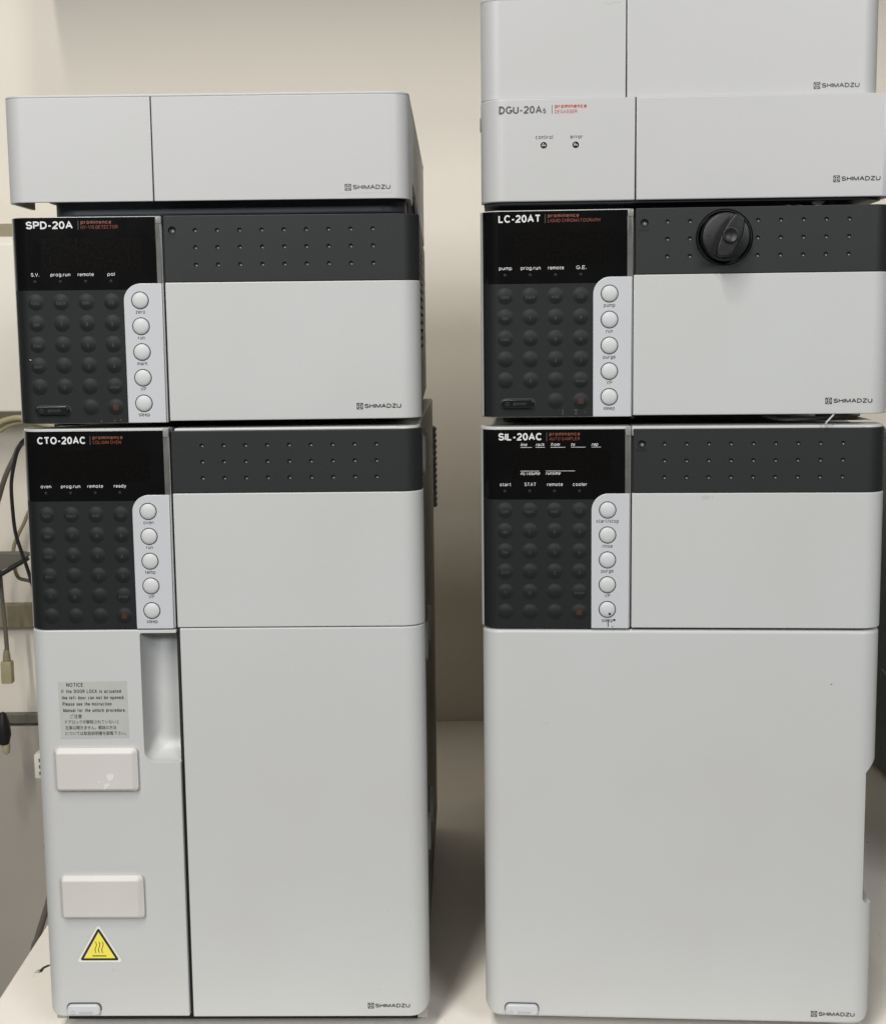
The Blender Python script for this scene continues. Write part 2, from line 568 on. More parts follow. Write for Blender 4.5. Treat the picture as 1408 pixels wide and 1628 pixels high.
def emblem(u, z, s, m, parent, v=-0.12):
    """square mark with a circled cross left open in it (s = side, mm); u,z lower left"""
    t = 0.09 * s
    bm = bmesh.new()
    cx, cz = u + s / 2, z + s / 2

    def ring(ri, ro_fn, n=48):
        a = [bm.verts.new((cx + ri * math.cos(2 * math.pi * k / n), v, cz + ri * math.sin(2 * math.pi * k / n))) for k in range(n)]
        b = []
        for k in range(n):
            th = 2 * math.pi * k / n
            ro = ro_fn(th)
            b.append(bm.verts.new((cx + ro * math.cos(th), v, cz + ro * math.sin(th))))
        for k in range(n):
            bm.faces.new((a[k], b[k], b[(k + 1) % n], a[(k + 1) % n]))
    half = s / 2
    ring(s * 0.43, lambda th: half / max(abs(math.cos(th)), abs(math.sin(th))))
    # four quarter pads inside the circle
    r = s * 0.335
    g = s * 0.055
    for q in range(4):
        sx = 1 if q in (0, 3) else -1
        sz = 1 if q in (0, 1) else -1
        pts = [(g, g)]
        a0 = math.asin(g / r)
        a1 = math.pi / 2 - a0
        for k in range(7):
            th = a0 + (a1 - a0) * k / 6
            pts.append((r * math.cos(th), r * math.sin(th)))
        vs = [bm.verts.new((cx + sx * a, v, cz + sz * b)) for a, b in pts]
        bm.faces.new(vs)
    # cross drawn across the pads as two thin open lines is left bare
    return obj('emblem', bm, m, parent)


def logo(u0, u1, z0, m, parent, v=-0.12):
    """emblem and maker's name; z0 bottom of the emblem"""
    s = 4.1
    emblem(u0, z0, s, m, parent, v)
    text('SHIMADZU', u0 + s + 1.0, z0 + 0.7, 2.8, m, parent, v, width=u1 - u0 - s - 1.0, weight=0.20, spacing=0.6)


# ------------------------------------------------------------------ setting
def plain(name, bm, m, kind='structure'):
    o = obj(name, bm, m, scale=1, flat_area=0.0)
    o['kind'] = kind
    return o


plain('wall', box(-2.2, 2.4, 0.784, 0.86, -0.75, 2.45), M['wall'])
plain('floor', box(-2.2, 2.4, -3.0, 0.784, -0.80, -0.75), M['floor'])

bench = thing('lab_bench', 'white laminate bench top carrying both instrument stacks, chipped at the left', 'bench', (0.45, 0.33, -0.75))
bb = box(-0.75, 0.95, -0.43, 0.453, 0.72, 0.75, 0.002, 2)
obj('bench_top', bb, M['bench'], bench, scale=1, flat_area=0.001)
for x in (-0.72, 0.92):
    for y in (-0.40, 0.40):
        obj('leg', box(x - 0.02, x + 0.02, y - 0.02, y + 0.02, 0, 0.72, 0.002), M['greyc'], bench, scale=1, flat_area=0.001)
# cupboard on the wall above the bench: out of the frame, its shade falls on the visible wall
cup = thing('wall_cupboard', 'cream cupboard hung on the wall above the instrument stacks', 'cupboard', (0.38, 0.784, 0.99))
obj('carcass', box(-0.8072, 0.80, -0.33, -0.002, 0, 0.60, 0.001), M['duct'], cup, scale=1, flat_area=0.001)
for k in range(4):
    x = -0.803 + 0.396 * k
    dr_ = obj('door', box(x, x + 0.39, -0.349, -0.331, 0.004, 0.596, 0.003), M['duct'], cup, scale=1, flat_area=0.001)
    obj('handle', box(x + 0.34, x + 0.352, -0.372, -0.349, 0.05, 0.17, 0.003), M['greyc'], dr_, scale=1, flat_area=0.001)
lw = thing('lower_wall_shade', 'grey sheet standing for shade under the rail, below bench level at the left edge', 'panel', (-0.60, 0.784, -0.75))  # added sheet; its darker grey stands for shade on the lower wall
obj('board', box(-0.30, 0.40, -0.010, -0.001, 0, 0.752, 0.001), M['lowshade'], lw, scale=1, flat_area=0.001)
# worn chip in the laminate
chip = [(-0.2845, 0.1075), (-0.2822, 0.1092), (-0.2815, 0.1130), (-0.2790, 0.1165), (-0.2762, 0.1172), (-0.2775, 0.1140), (-0.2798, 0.1112), (-0.2800, 0.1050), (-0.2822, 0.1042), (-0.2815, 0.1075)]
cb = prism(chip, 0.7500, 0.7504)
bmesh.ops.translate(cb, verts=cb.verts, vec=(-0.45, -0.33, 0))
obj('chip_mark', cb, M['ink'], bench, scale=1)
cb = prism([(-0.2862, 0.1035), (-0.2835, 0.1082), (-0.2810, 0.1060), (-0.2815, 0.1030)], 0.7500, 0.7503)
bmesh.ops.translate(cb, verts=cb.verts, vec=(-0.45, -0.33, 0))
obj('flake', cb, M['trim'], bench, scale=1)


# ------------------------------------------------------------------ parts shared by the instruments
def left_outline(u0, u1, v0, v1, r):
    return rpoly([(u0, v1, 0), (u0, v0, r), (u1, v0, 0), (u1, v1, 0)], 14)


def right_outline(u0, u1, v0, v1, r):
    return rpoly([(u0, v1, 0), (u0, v0, 0), (u1, v0, r), (u1, v1, 0)], 14)


key_mesh = to_mesh('key', lathe([(5.6, 0.02), (5.0, -0.06), (4.3, -0.28), (3.3, -0.62), (1.8, -0.90), (0, -0.98)], 24), flat_area=1e9, sharp=80)
key_mesh.materials.append(M['key'])
btn_mesh = to_mesh('round_button', lathe([(5.05, 0.6), (5.05, -0.35), (4.8, -0.62), (4.2, -0.95), (3.2, -1.28), (1.8, -1.52), (0, -1.62)], 40), flat_area=1e9, sharp=35)
btn_mesh.materials.append(M['button'])
ring_mesh = to_mesh('button_ring', lathe([(5.0, 0.2), (5.0, -0.06), (5.68, -0.06), (5.68, 0.2)], 40), flat_area=1e9)
ring_mesh.materials.append(M['ring'])
led_mesh = to_mesh('indicator_lamp', lathe([(1.0, 0.1), (1.0, -0.12), (0.6, -0.3), (0, -0.35)], 12), flat_area=1e9)
led_mesh.materials.append(M['key'])
LEDW = {'prog.run': 12.6, 'remote': 10.2, 'S.V.': 5.2, 'pol': 4.6, 'pump': 8.3, 'G.E.': 6.6, 'oven': 6.9, 'ready': 8.0, 'start': 7.2, 'STAT': 7.4, 'cooler': 9.2}
COLS = (15.4, 31.5, 47.6, 63.7)


def control_panel(t, zt, zb, title, sub, title_w, sub_w, prom_w, title_dz, leds, labels, keys, power, k0, rim, key_lab, ready_u=None):
    """housing with black display, keypad and pale button strip; zt, zb top and bottom of the fascia (mm)"""
    hz = zt + rim
    obj('panel_housing', prism(left_outline(-0.7, 96.8, 1.0, 24, 12.5), zb - 0.4, hz, 'z', 0.7), M['shell'], t)
    obj('display_window', prism(left_outline(0, 92.9, 0, 10, 12), zt - 45.8, zt - 0.2, 'z', 0.35), M['gloss'], t)
    obj('keypad', prism(left_outline(0, 82, 0, 10, 12), zb, zt - 45.9, 'z', 0.35), M['keypad'], t)
    scr = plate(rpoly([(20, zt - 33.5, 1), (84, zt - 33.5, 1), (84, zt - 13, 1), (20, zt - 13, 1)], 3), M['screen'], t, 'screen', -0.05, 0.1)
    pod = prism(rpoly([(71.5, zb - 0.2, 0), (95.9, zb - 0.2, 0), (95.9, zt - 42, 0), (71.5, zt - 42, 11)], 12), -0.8, 9, 'v', 0.45)
    obj('button_strip', pod, M['pod'], t)
    obj('edge_strip', box(93.0, 96.4, 0.3, 9, zt - 42, zt - 0.2, 0.4), M['strip'], t)
    tip = box(93.1, 96.9, -0.2, 6, zt - 4.5, zt + rim * 0.8, 0.5)
    obj('strip_cap', tip, M['cap'], t)
    # print on the window
    zb_t = zt - title_dz
    text(title, 11.4, zb_t, 4.8, M['white'], t, width=title_w, weight=0.19, spacing=0.62)
    ub = 11.4 + title_w + 3.0
    plate([(ub, zb_t - 0.6), (ub + 0.35, zb_t - 0.6), (ub + 0.35, zb_t + 5.0), (ub, zb_t + 5.0)], M['greyprint'], t, 'divider_line', -0.1, 0.05)
    text('prominence', ub + 1.8, zb_t + 2.9, 2.5, M['orange'], t, width=prom_w, weight=0.22)
    text(sub, ub + 1.8, zb_t - 0.1, 2.2, M['orange'], t, width=sub_w)
    for (lab, u) in zip(leds, COLS):
        text(lab, u + 0.3, zt - 37.0, 2.25, M['white'], t, align='C', bold=0.0, width=LEDW.get(lab))
        obj('indicator_lamp', led_mesh, None, t, (u * MM, 0, (zt - 40.4) * MM))
    for i, lab in enumerate(labels):
        zc = zt - 52.7 - 16.42 * i
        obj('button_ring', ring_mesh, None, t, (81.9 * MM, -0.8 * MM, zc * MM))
        obj('round_button', btn_mesh, None, t, (81.9 * MM, -0.8 * MM, zc * MM))
        text(lab, 81.9, zc - 8.4, 2.45, M['label'], t, v=-0.92, align='C', spacing=0.9)
    for r_, row in enumerate(keys):
        for c_, s in enumerate(row):
            if s is None:
                continue
            zc = zt - k0 - 13.45 * r_
            kk = obj('key', key_mesh, None, t, (COLS[c_] * MM, 0, zc * MM))
            if s == '#':
                for q in range(3):
                    obj('key_symbol', prism([(-1.5, q * 1.2 - 1.5), (1.5, q * 1.2 - 1.5), (1.5, q * 1.2 - 1.05), (-1.5, q * 1.2 - 1.05)], -1.08, -0.95, 'v'), M['keyred'], kk)
                    obj('key_symbol', prism([(q * 1.3 - 1.45, -1.9), (q * 1.3 - 1.1, -1.9), (q * 1.3 - 1.1, 1.6), (q * 1.3 - 1.45, 1.6)], -1.10, -0.97, 'v'), M['keyred'], kk)
            elif s and key_lab:
                text(s, 0, -1.6, 2.2, M['keytext'], kk, v=-1.03, align='C')
    if power:
        zc = zt - 122.3
        pts = rpoly([(12.2, zc - 2.9, 2.85), (34.0, zc - 2.9, 2.85), (34.0, zc + 2.9, 2.85), (12.2, zc + 2.9, 2.85)], 6)
        plate(rpoly([(11.7, zc - 3.6, 3.5), (34.8, zc - 3.6, 3.5), (34.8, zc + 3.4, 3.4), (11.7, zc + 3.4, 3.4)], 6), M['ring'], t, 'power_button_surround', -0.08, 0.1)
        pb = obj('power_button', prism(pts, -2.6, 0.5, 'v', 0.9, 3), M['power'], t)
        text('power', 24.6, zc - 1.0, 2.3, M['keytext'], pb, v=-2.7, align='C', spacing=1.1)
        obj('power_symbol', lathe([(0.9, 0), (1.2, 0)], 16, 'v', (16.5, -2.68, zc)), M['keytext'], pb)
    return t


def dimple_band(t, zb, zt, skip=(), rows=(), push=None, w=260.0, r=14.0, name='upper_band', bv=0.5):
    """charcoal door band with punched dimples"""
    bm = prism(right_outline(98.2, w, 0, 22, r), zb, zt, 'z', bv)
    cones = []
    for zr in rows:
        for i in range(9):
            if i in skip:
                continue
            cones.append(lathe([(0, -1.0), (1.45, -1.0), (1.45, 0.15), (1.1, 1.1), (0, 1.5)], 14, 'v', (118.1 + 14.12 * i, 0, zr)))
    if push:
        cones.append(lathe([(0, -1.0), (2.6, -1.0), (2.6, 0.1), (2.0, 1.4), (0, 2.2)], 18, 'v', (103.7, 0, push)))
    return bm, cones


dot_mesh = to_mesh('dimple_glint', lathe([(0.62, 0.1), (0.55, -0.35), (0.3, -0.55), (0, -0.6)], 10), flat_area=1e9)  # pale bead stands for the bright spot low in each dimple
dot_mesh.materials.append(M['dimple_lit'])
push_mesh = to_mesh('push_pin', lathe([(1.3, 0.2), (1.2, -0.6), (0.7, -1.0), (0, -1.1)], 14), flat_area=1e9)
push_mesh.materials.append(M['strip'])


def glints_and_push(t, rows, skip, push):
    for zr in rows:
        for i in range(9):
            if i not in skip:
                obj('dimple_glint', dot_mesh, None, t, ((118.1 + 14.12 * i + 0.45) * MM, 1.0 * MM, (zr - 0.62) * MM))
    if push:
        obj('push_pin', push_mesh, None, t, (104.1 * MM, 1.3 * MM, (push - 0.8) * MM))


def body_box(t, zb, zt, u0=1.5, u1=257.5, depth=420, m='body', v0=22, r=3, cutters=None, flare=0):
    bm = prism(rpoly([(u0, depth, r), (u0, v0, 0), (u1, v0, 0), (u1 + flare, depth, r)], 4), zb, zt, 'z', 1.2, 2)
    if cutters:
        bm = boolean(bm, cutters)
    return obj('body', bm, M[m], t)


def feet(t, z0, z1, spots=((22, 50), (238, 50), (22, 380), (238, 380))):
    for (a, b) in spots:
        obj('foot', lathe([(0, z0), (9, z0), (9.6, z0 + 1), (9.6, z1), (0, z1)], 20, 'z', (a, b, 0)), M['rubber'], t)


DIM = 30.0


# ------------------------------------------------------------------ 1 column oven (left, bottom)
t = thing('column_oven', 'tall column oven with notice sticker and yellow heat warning, under the left stack', 'column oven',
          (-0.2452, -0.0007, 0), rad(-1.36))
zt = 419.0
control_panel(t, zt, 288.6, 'CTO-20AC', 'COLUMN OVEN', 31.2, 18.4, 19.7, 8.4, ('oven', 'prog.run', 'remote', 'ready'),
              ('oven', 'run', 'temp', 'VP', 'sleep'),
              [('func', 'back', 'edit', 'CE'), ('del', '7', '8', '9'), ('conc', '4', '5', '6'), ('shift', '1', '2', '3'), ('?', '0', '.', 'enter'), ('', '', '', '#')],
              False, 54.6, 1.4, True)
rows = [zt - 10.2, zt - 20.8, zt - 31.4]
bm, cones = dimple_band(t, 377.9, zt - 0.6, (), rows, None, 260.2)
obj('door_band', boolean(bm, [join(*cones)]), M['band'], t, flat_area=8)
glints_and_push(t, rows, (), None)
obj('upper_door', prism(right_outline(98.3, 260.4, -0.4, 22, 14), 289.0, 377.7, 'z', 0.6), M['shell'], t)
# lower door: rounded lower right corner
ld = prism(right_outline(99.6, 260.4, -0.4, 22, 14), 18.0, 288.4, 'z', 0.7)
ld = boolean(ld, [prism(rpoly([(90, 17.9, 0), (266, 17.9, 18), (266, 300, 0), (90, 300, 0)], 10), -10, 40, 'v')], 'INTERSECT')
obj('lower_door', ld, M['shell'], t)
# left lower panel with the scooped handle
lp = prism(left_outline(-0.4, 97.0, 0, 30, 12), 18.2, 287.6, 'z', 0.9)
lp = boolean(lp, [prism(rpoly([(-3, 18, 12), (100, 18, 2), (100, 300, 0), (-3, 300, 0)], 8), -10, 60, 'v')], 'INTERSECT')
sc = bmesh.new()
# scoop: rows of outlines shrinking with depth
lay = []
prof_ = [(-0.9, -1.0), (-0.1, 0.0), (0.2, 0.5)] + [(0.2 + 13.0 * (1 - math.cos(rad(7.5 * q))), 0.5 + 18.0 * math.sin(rad(7.5 * q))) for q in range(1, 13)]
for (ins, vv) in prof_:
    lay.append([(a, vv, b) for a, b in rpoly([(72.9 + ins * 0.7, 197.2 + ins, 8), (106, 197.2 + ins, 0), (106, 285.4, 0), (72.9 + ins * 0.7, 285.4, 1.5)], 12)])
vs = [[sc.verts.new(p) for p in L] for L in lay]
for A, B in zip(vs, vs[1:]):
    for k in range(len(A)):
        sc.faces.new((A[k], A[(k + 1) % len(A)], B[(k + 1) % len(A)], B[k]))
sc.faces.new(list(reversed(vs[0])))
sc.faces.new(vs[-1])
bmesh.ops.recalc_face_normals(sc, faces=sc.faces)
lp = boolean(lp, [sc])
obj('side_panel', lp, M['shell'], t, flat_area=250, sharp=38)
obj('door_jamb', box(96.6, 100.0, 4, 26, 18.5, 418), M['dark'], t)
body_box(t, 17.5, 417.5, 3.0, 257.0, 420)
obj('top_lip', prism(right_outline(100, 258.6, 3.0, 30, 13), 413, 419.9, 'z', 0.8), M['trim'], t)
feet(t, 0, 17.5, ((18, 60), (242, 60), (18, 380), (242, 380)))
obj('kick_plate', box(6, 254, 26, 34, 3, 18.0), M['dark'], t)
for u0 in (2.0, 252):
    obj('corner_block', box(u0, u0 + 7, 12, 24, 10.5, 18.0, 0.6), M['body'], t)
# power button
pz = 23.4
plate(rpoly([(12.8, pz - 1.0, 0.6), (36.9, pz - 1.0, 0.6), (36.9, pz + 4.9, 3.6), (12.8, pz + 4.9, 3.6)], 6), M['greyprint'], t, 'power_button_surround', -0.08, 0.1)
pb = obj('power_button', prism(rpoly([(13.4, pz - 3.5, 2.6), (36.2, pz - 3.5, 2.6), (36.2, pz + 4.2, 3.4), (13.4, pz + 4.2, 3.4)], 6), -2.8, 0.5, 'v', 1.3, 3), M['pod'], t)
text('power', 26.8, pz - 2.3, 2.6, M['pow'], pb, v=-2.9, align='C')
obj('power_symbol', lathe([(0.95, 0), (1.3, 0)], 18, 'v', (17.8, -2.9, pz - 1.2)), M['pow'], pb)
# ivory pads
for k, (u0, u1, z0, z1) in enumerate(((13.5, 68.8, 178.6, 208.3), (13.4, 69.4, 89.6, 119.8))):
    pd = prism(rpoly([(u0, z0, 3), (u1, z0, 3), (u1, z1, 3), (u0, z1, 3)], 5), -2.6, 0.2, 'v')
    top = rpoly([(u0 + 1.6, z0 + 1.8, 0.8), (u1 - 3.4, z0 + 1.8, 0.8), (u1 - 3.4, z1 - 3.4, 0.8), (u0 + 1.6, z1 - 3.4, 0.8)], 5)
    for f in list(pd.faces):
        if abs(f.calc_center_median().y + 2.6) < 1e-4 and len(f.verts) > 8:
            ring = list(f.verts)
            pd.faces.remove(f)
    inner = [pd.verts.new((a, -4.6, b)) for a, b in top]
    outer = [v for v in pd.verts if abs(v.co.y + 2.6) < 1e-4]
    # match rings by index order
    for i in range(len(outer)):
        j = (i + 1) % len(outer)
        pd.faces.new((outer[i], outer[j], inner[j], inner[i]))
    pd.faces.new(inner)
    bmesh.ops.recalc_face_normals(pd, faces=pd.faces)
    es = [e for e in pd.edges if all(v in inner for v in e.verts)]
    bmesh.ops.bevel(pd, geom=es, offset=0.5, segments=2, profile=0.5, affect='EDGES')
    po = obj('magnet_pad', pd, M['pad'], t, flat_area=20)
    if k == 0:
        po['label'] = 'ivory raised pad with white glue traces'
        for poly in ([(48, 190), (50.5, 191.4), (53, 190.4), (52.6, 187.8), (50.2, 186.2), (48.6, 187.6)],
                     [(46.6, 184), (50.5, 184.8), (49.6, 183.2), (47.8, 181.6), (46.0, 179.9), (46.4, 182)],
                     [(42.6, 186), (43.8, 186.3), (43.6, 185.0), (42.5, 185.1)]):
            plate(poly, M['glue'], po, 'glue_trace', -4.68, 0.06)
    else:
        po['label'] = 'clean ivory raised pad'
# notice film
nt_ = plate([(17.7, 213.9), (63.3, 214.5), (63.2, 253.1), (17.4, 252.9)], M['notice'], t, 'notice_label', -0.14, 0.1)
for s, u, z, h, wd in (('NOTICE', 22.9, 249.4, 2.7, 11.0), ('If the DOOR LOCK is actuated', 19.4, 245.1, 2.5, 39.4), ('the left door can not be opened.', 19.6, 240.8, 2.5, 41.4),
                       ('Please see the Instruction', 19.9, 236.5, 2.5, 32.0), ('Manual for the unlock procedure.', 20.1, 232.2, 2.5, 41.2),
                       ('ご注意', 24.4, 228.2, 2.4, 8.0), ('ドアロックが解除されていないと', 21.0, 224.4, 2.3, 36.0),
                       ('左扉は開きません。解除の方法', 20.9, 220.5, 2.3, 34.2), ('については取扱説明書を御覧下さい。', 20.9, 216.6, 2.3, 40.6)):
    text(s, u, z, h, M['black'], nt_, v=-0.24, width=wd, bold=0.006 if ord(s[0]) > 200 else 0.015, words=2.0)
# heat warning
wt = plate(rpoly([(21.3, 57.3, 1.2), (52.5, 57.3, 1.2), (36.9, 84.2, 1.2)], 4), M['stick'], t, 'heat_warning_sign', -0.16, 0.12)
plate(rpoly([(23.4, 58.6, 1.0), (50.4, 58.6, 1.0), (36.9, 82.0, 1.0)], 4), M['black'], wt, 'black_border', -0.22, 0.05)
plate([(26.2, 60.2), (47.6, 60.2), (36.9, 78.8)], M['yellow'], wt, 'yellow_field', -0.28, 0.05)
plate([(32.2, 61.5), (41.6, 61.5), (41.6, 62.2), (32.2, 62.2)], M['black'], wt, 'heat_plate', -0.34, 0.05)
for q in range(3):
    a = 34.6 + q * 2.3
    L_, R_ = [], []
    for k in range(13):
        zz = 64.0 + k * 0.66
        x = a + 0.55 * math.sin(k / 12 * 2 * math.pi * 1.0 + math.pi)
        L_.append((x - 0.24, zz))
        R_.append((x + 0.24, zz))
    plate(L_ + R_[::-1], M['black'], wt, 'heat_wave', -0.34, 0.05)
plate([(45.2, 50.4), (46.0, 53.0), (46.6, 52.8), (46.4, 51.6), (45.9, 50.3)], M['smudge'], t, 'scuff_mark', -0.06, 0.06)
logo(218.8, 247.6, 23.7, M['black'], t, -0.55)
for (u, z) in ((238, 292.5), (234, 93.5), (226.5, 37.5)):
    plate(circ(u, z, 0.55, 8), M['smudge'], t, 'speck', -0.5, 0.05)
# oval latch covers on the right side
for (z0, z1, v0, k) in ((377, 405, 110, 1), (238, 266, 112, 0), (88, 116, 118, 0)):
    obj('side_latch', prism(rpoly([(v0, z0, 8), (v0 + 18, z0, 8), (v0 + 18, z1, 8), (v0, z1, 8)], 8), 256.5, 259.3, 'u', 1.0, 3), M['shell'], t)
    obj('side_latch', prism(rpoly([(v0 + 60, z0, 10), (v0 + 82, z0, 10), (v0 + 82, z1, 10), (v0 + 60, z1, 10)], 8), 256.5, 259.8, 'u', 1.0, 3), M['shell'], t)

# ------------------------------------------------------------------ 2 detector (left, middle)
t = thing('light_detector', 'light detector with zero and mark buttons, charcoal dimpled band, above the column oven', 'detector',
          (-0.2454, -0.0023, 0.4200), rad(0.45))
Z0 = 420.0
zt = 554.9 - Z0
control_panel(t, zt, 424.2 - Z0, 'SPD-20A', 'UV-VIS DETECTOR', 29.8, 23.4, 19.5, 7.3, ('S.V.', 'prog.run', 'remote', 'pol'),
              ('zero', 'run', 'mark', 'VP', 'sleep'),
              [('func', 'back', 'edit', 'CE'), ('del', '7', '8', '9'), ('shut', '4', '5', '6'), ('shift', '1', '2', '3'), ('?', '0', '.', 'enter'), (None, None, '', '#')],
              True, 53.4, 0.3, True)
rows = [545.9 - Z0, 535.2 - Z0, 524.3 - Z0]
bm, cones = dimple_band(t, 513.4 - Z0, zt + 0.4, (), rows, 545.9 - Z0, 260.6)
obj('door_band', boolean(bm, [join(*cones)]), M['band'], t, flat_area=8)
glints_and_push(t, rows, (), 545.9 - Z0)
text('push', 103.7, 541.1 - Z0, 2.3, M['ink'], t, align='C', bold=0.02)
obj('lower_door', prism(right_outline(98.2, 260.8, -0.4, 22, 14), 424.9 - Z0, 513.2 - Z0, 'z', 0.6), M['shell'], t)
obj('door_jamb', box(96.4, 99.0, 3, 24, 4.6, 134.5), M['dark'], t)
slots = []
for k in range(13):
    slots.append(prism(rpoly([(120, 468 + 5.9 * k - Z0, 1.1), (250, 468 + 5.9 * k - Z0, 1.1), (250, 470.6 + 5.9 * k - Z0, 1.1), (120, 470.6 + 5.9 * k - Z0, 1.1)], 3), 251, 275, 'u'))
body_box(t, 6.5, zt - 0.5, 2.0, 259.3, 420, cutters=[join(*slots)], flare=5.5)
obj('vent_shade', box(250.5, 252.0, 100, 270, 464 - Z0, 550 - Z0), M['dark'], t)  # dark plate added behind the slots, stands for shade inside the vents
feet(t, 0, 6.6)
logo(218.8, 247.8, 431.0 - Z0, M['black'], t, -0.55)
plate(circ(183, 460 - Z0, 0.4, 8), M['smudge'], t, 'speck', -0.5, 0.05)
for (u, z) in ((62.5, 425.6), (54.0, 425.4), (66.4, 426.0)):
    plate(circ(u, z - Z0, 0.5, 7), M['greyprint'], t, 'speck', -0.08, 0.06)
plate([(9.6, 465.4 - Z0), (10.8, 465.2 - Z0), (10.7, 464.8 - Z0), (9.7, 465.0 - Z0)], M['white'], t, 'speck', -0.3, 0.3)

# ------------------------------------------------------------------ trays
t = thing('solvent_tray', 'pale grey solvent tray with projecting left lip on top of the left stack', 'tray',
          (-0.2487, -0.0022, 0.5549), rad(-0.86))
Zb = 564.2 - 554.9
ZH = 630.0 - 554.9


def shifted(bm, dz):
    bmesh.ops.translate(bm, verts=bm.verts, vec=(0, 0, dz))
    return bm


def tray_covers(t, W, z0, z1, seam, R_=12.5, wrap=56, depth=420, mat_='cover', u0=0.0):
    sg = 0.4
    m = M[mat_]
    lo = rpoly([(seam - sg, 0, 0), (u0, 0, R_), (u0, wrap, 0)], 14)
    li = rpoly([(seam - sg, 2.6, 0), (u0 + 2.6, 2.6, R_ - 2.6), (u0 + 2.6, wrap, 0)], 14)
    obj('front_cover', prism(clean(lo) + clean(li)[::-1], z0, z1 - 1.6, 'z', 0.4), m, t)
    ro_ = rpoly([(seam + sg, 0, 0), (W, 0, R_), (W, wrap, 0)], 14)
    ri = rpoly([(seam + sg, 2.6, 0), (W - 2.6, 2.6, R_ - 2.6), (W - 2.6, wrap, 0)], 14)
    obj('front_cover', prism(clean(ro_) + clean(ri)[::-1], z0, z1 - 1.6, 'z', 0.4), m, t)
    obj('seam_backing', box(seam - 3, seam + 3, 2.0, 3.6, z0 + 0.6, z1 - 1.6), M['strip'], t)
    obj('top_lid', prism(rpoly([(u0, depth, 4), (u0, 0, R_), (W, 0, R_), (W, depth, 4)], 14), z1 - 1.7, z1, 'z', 0.6, 3), m, t)


def clean(p):
    out = []
    for q in p:
        if not out or (Vector(q) - Vector(out[-1])).length > 1e-4:
            out.append(q)
    return out


tray_covers(t, 258.5, Zb, ZH, 96.6, u0=2.4)
# long side covers whose lower edge slopes down towards the back
for (ua, ub) in ((255.6, 258.2),):
    obj('side_cover', prism([(55.8, Zb + 18.0), (418, 3.5), (418, ZH - 1.6), (55.8, ZH - 1.6)], ua, ub, 'u', 0.3), M['cover'], t)
    obj('side_edge', prism([(55.8, Zb + 15.0), (418, 0.5), (418, 6.5), (55.8, Zb + 21.0)], ua - 3.0, ub - 0.8, 'u', 0.3), M['base'], t)
obj('side_cover', prism([(55.8, Zb + 6), (418, 3.5), (418, ZH - 1.6), (55.8, ZH - 1.6)], 26.0, 28.6, 'u', 0.3), M['cover'], t)
# slate base with rounded front corners standing on the detector
obj('tray_base', prism(rpoly([(27, 415, 0), (27, 14, 16), (254.5, 12, 15), (254.5, 415, 0)], 12), 1.2, Zb + 4.5, 'z', 1.5, 3), M['base'], t)
obj('tray_floor', prism(rpoly([(23, 410, 0), (23, 9, 14), (255, 9, 14), (255, 410, 0)], 12), Zb + 1.0, Zb + 9, 'z', 2.6, 4), M['base'], t)
obj('inner_side', box(250.5, 255.3, 60, 414, 1.0, Zb + 16, 0.5), M['dark'], t)
logo(217.5, 246.5, 569.2 - 554.9, M['greyprint'], t, -0.2)
plate([(213.5, 567.6 - 554.9), (246.9, 567.6 - 554.9), (246.9, 576.0 - 554.9), (213.5, 576.0 - 554.9)], M['cover'], t, 'logo_film', -0.07, 0.08)

# ------------------------------------------------------------------ 4 autosampler (right, bottom)
t = thing('autosampler', 'tall autosampler with start/stop and rinse buttons, at the bottom of the right stack', 'autosampler',
          (0.0535, -0.0007, 0), rad(-4.37))
zt = 416.9
control_panel(t, zt, 286.0, 'SIL-20AC', 'AUTO SAMPLER', 28.0, 19.6, 19.9, 7.2, ('start', 'STAT', 'remote', 'cooler'),
              ('start/stop', 'rinse', 'purge', 'VP', 'sleep'),
              [('func', 'back', 'edit', 'CE'), ('del', '7', '8', '9'), ('file', '4', '5', '6'), ('shift', '1', '2', '3'), ('?', '0', '.', 'enter'), ('', '', '', '#')],
              False, 53.0, 1.4, True)
for s, a, b in (('line', 25.7, 33.0), ('rack', 35.5, 41.4), ('from', 45.2, 54.6), ('to', 58.3, 67.6), ('rep', 71.4, 77.4)):
    text(s, a, 405.9, 2.2, M['white'], t, shear=0.25)
    plate([(a, 405.0), (b, 405.0), (b, 405.25), (a, 405.25)], M['white'], t, 'print_line', -0.1, 0.05)
for s, a, b in (('inj.volume', 25.6, 37.8), ('runtime', 41.9, 60.8)):
    text(s, a, 387.2, 2.2, M['white'], t, shear=0.25)
    plate([(a, 389.6), (b, 389.6), (b, 389.85), (a, 389.85)], M['white'], t, 'print_line', -0.1, 0.05)
rows = [406.8, 396.0, 385.2]
bm, cones = dimple_band(t, 375.2, zt - 0.2, (), rows, 406.8, 259.6)
obj('door_band', boolean(bm, [join(*cones)]), M['band'], t, flat_area=8)
glints_and_push(t, rows, (), 406.8)
text('push', 103.5, 402.2, 2.3, M['ink'], t, align='C', bold=0.02)
obj('upper_door', prism(right_outline(97.6, 259.8, -0.4, 22, 14), 286.2, 375.0, 'z', 0.6), M['shell'], t)
obj('door_jamb', box(95.9, 98.4, 3, 24, 286.0, 416), M['dark'], t)
obj('top_lip', prism(right_outline(97.4, 258.6, 1.6, 30, 13), 412, 418.3, 'z', 0.8), M['shell'], t)
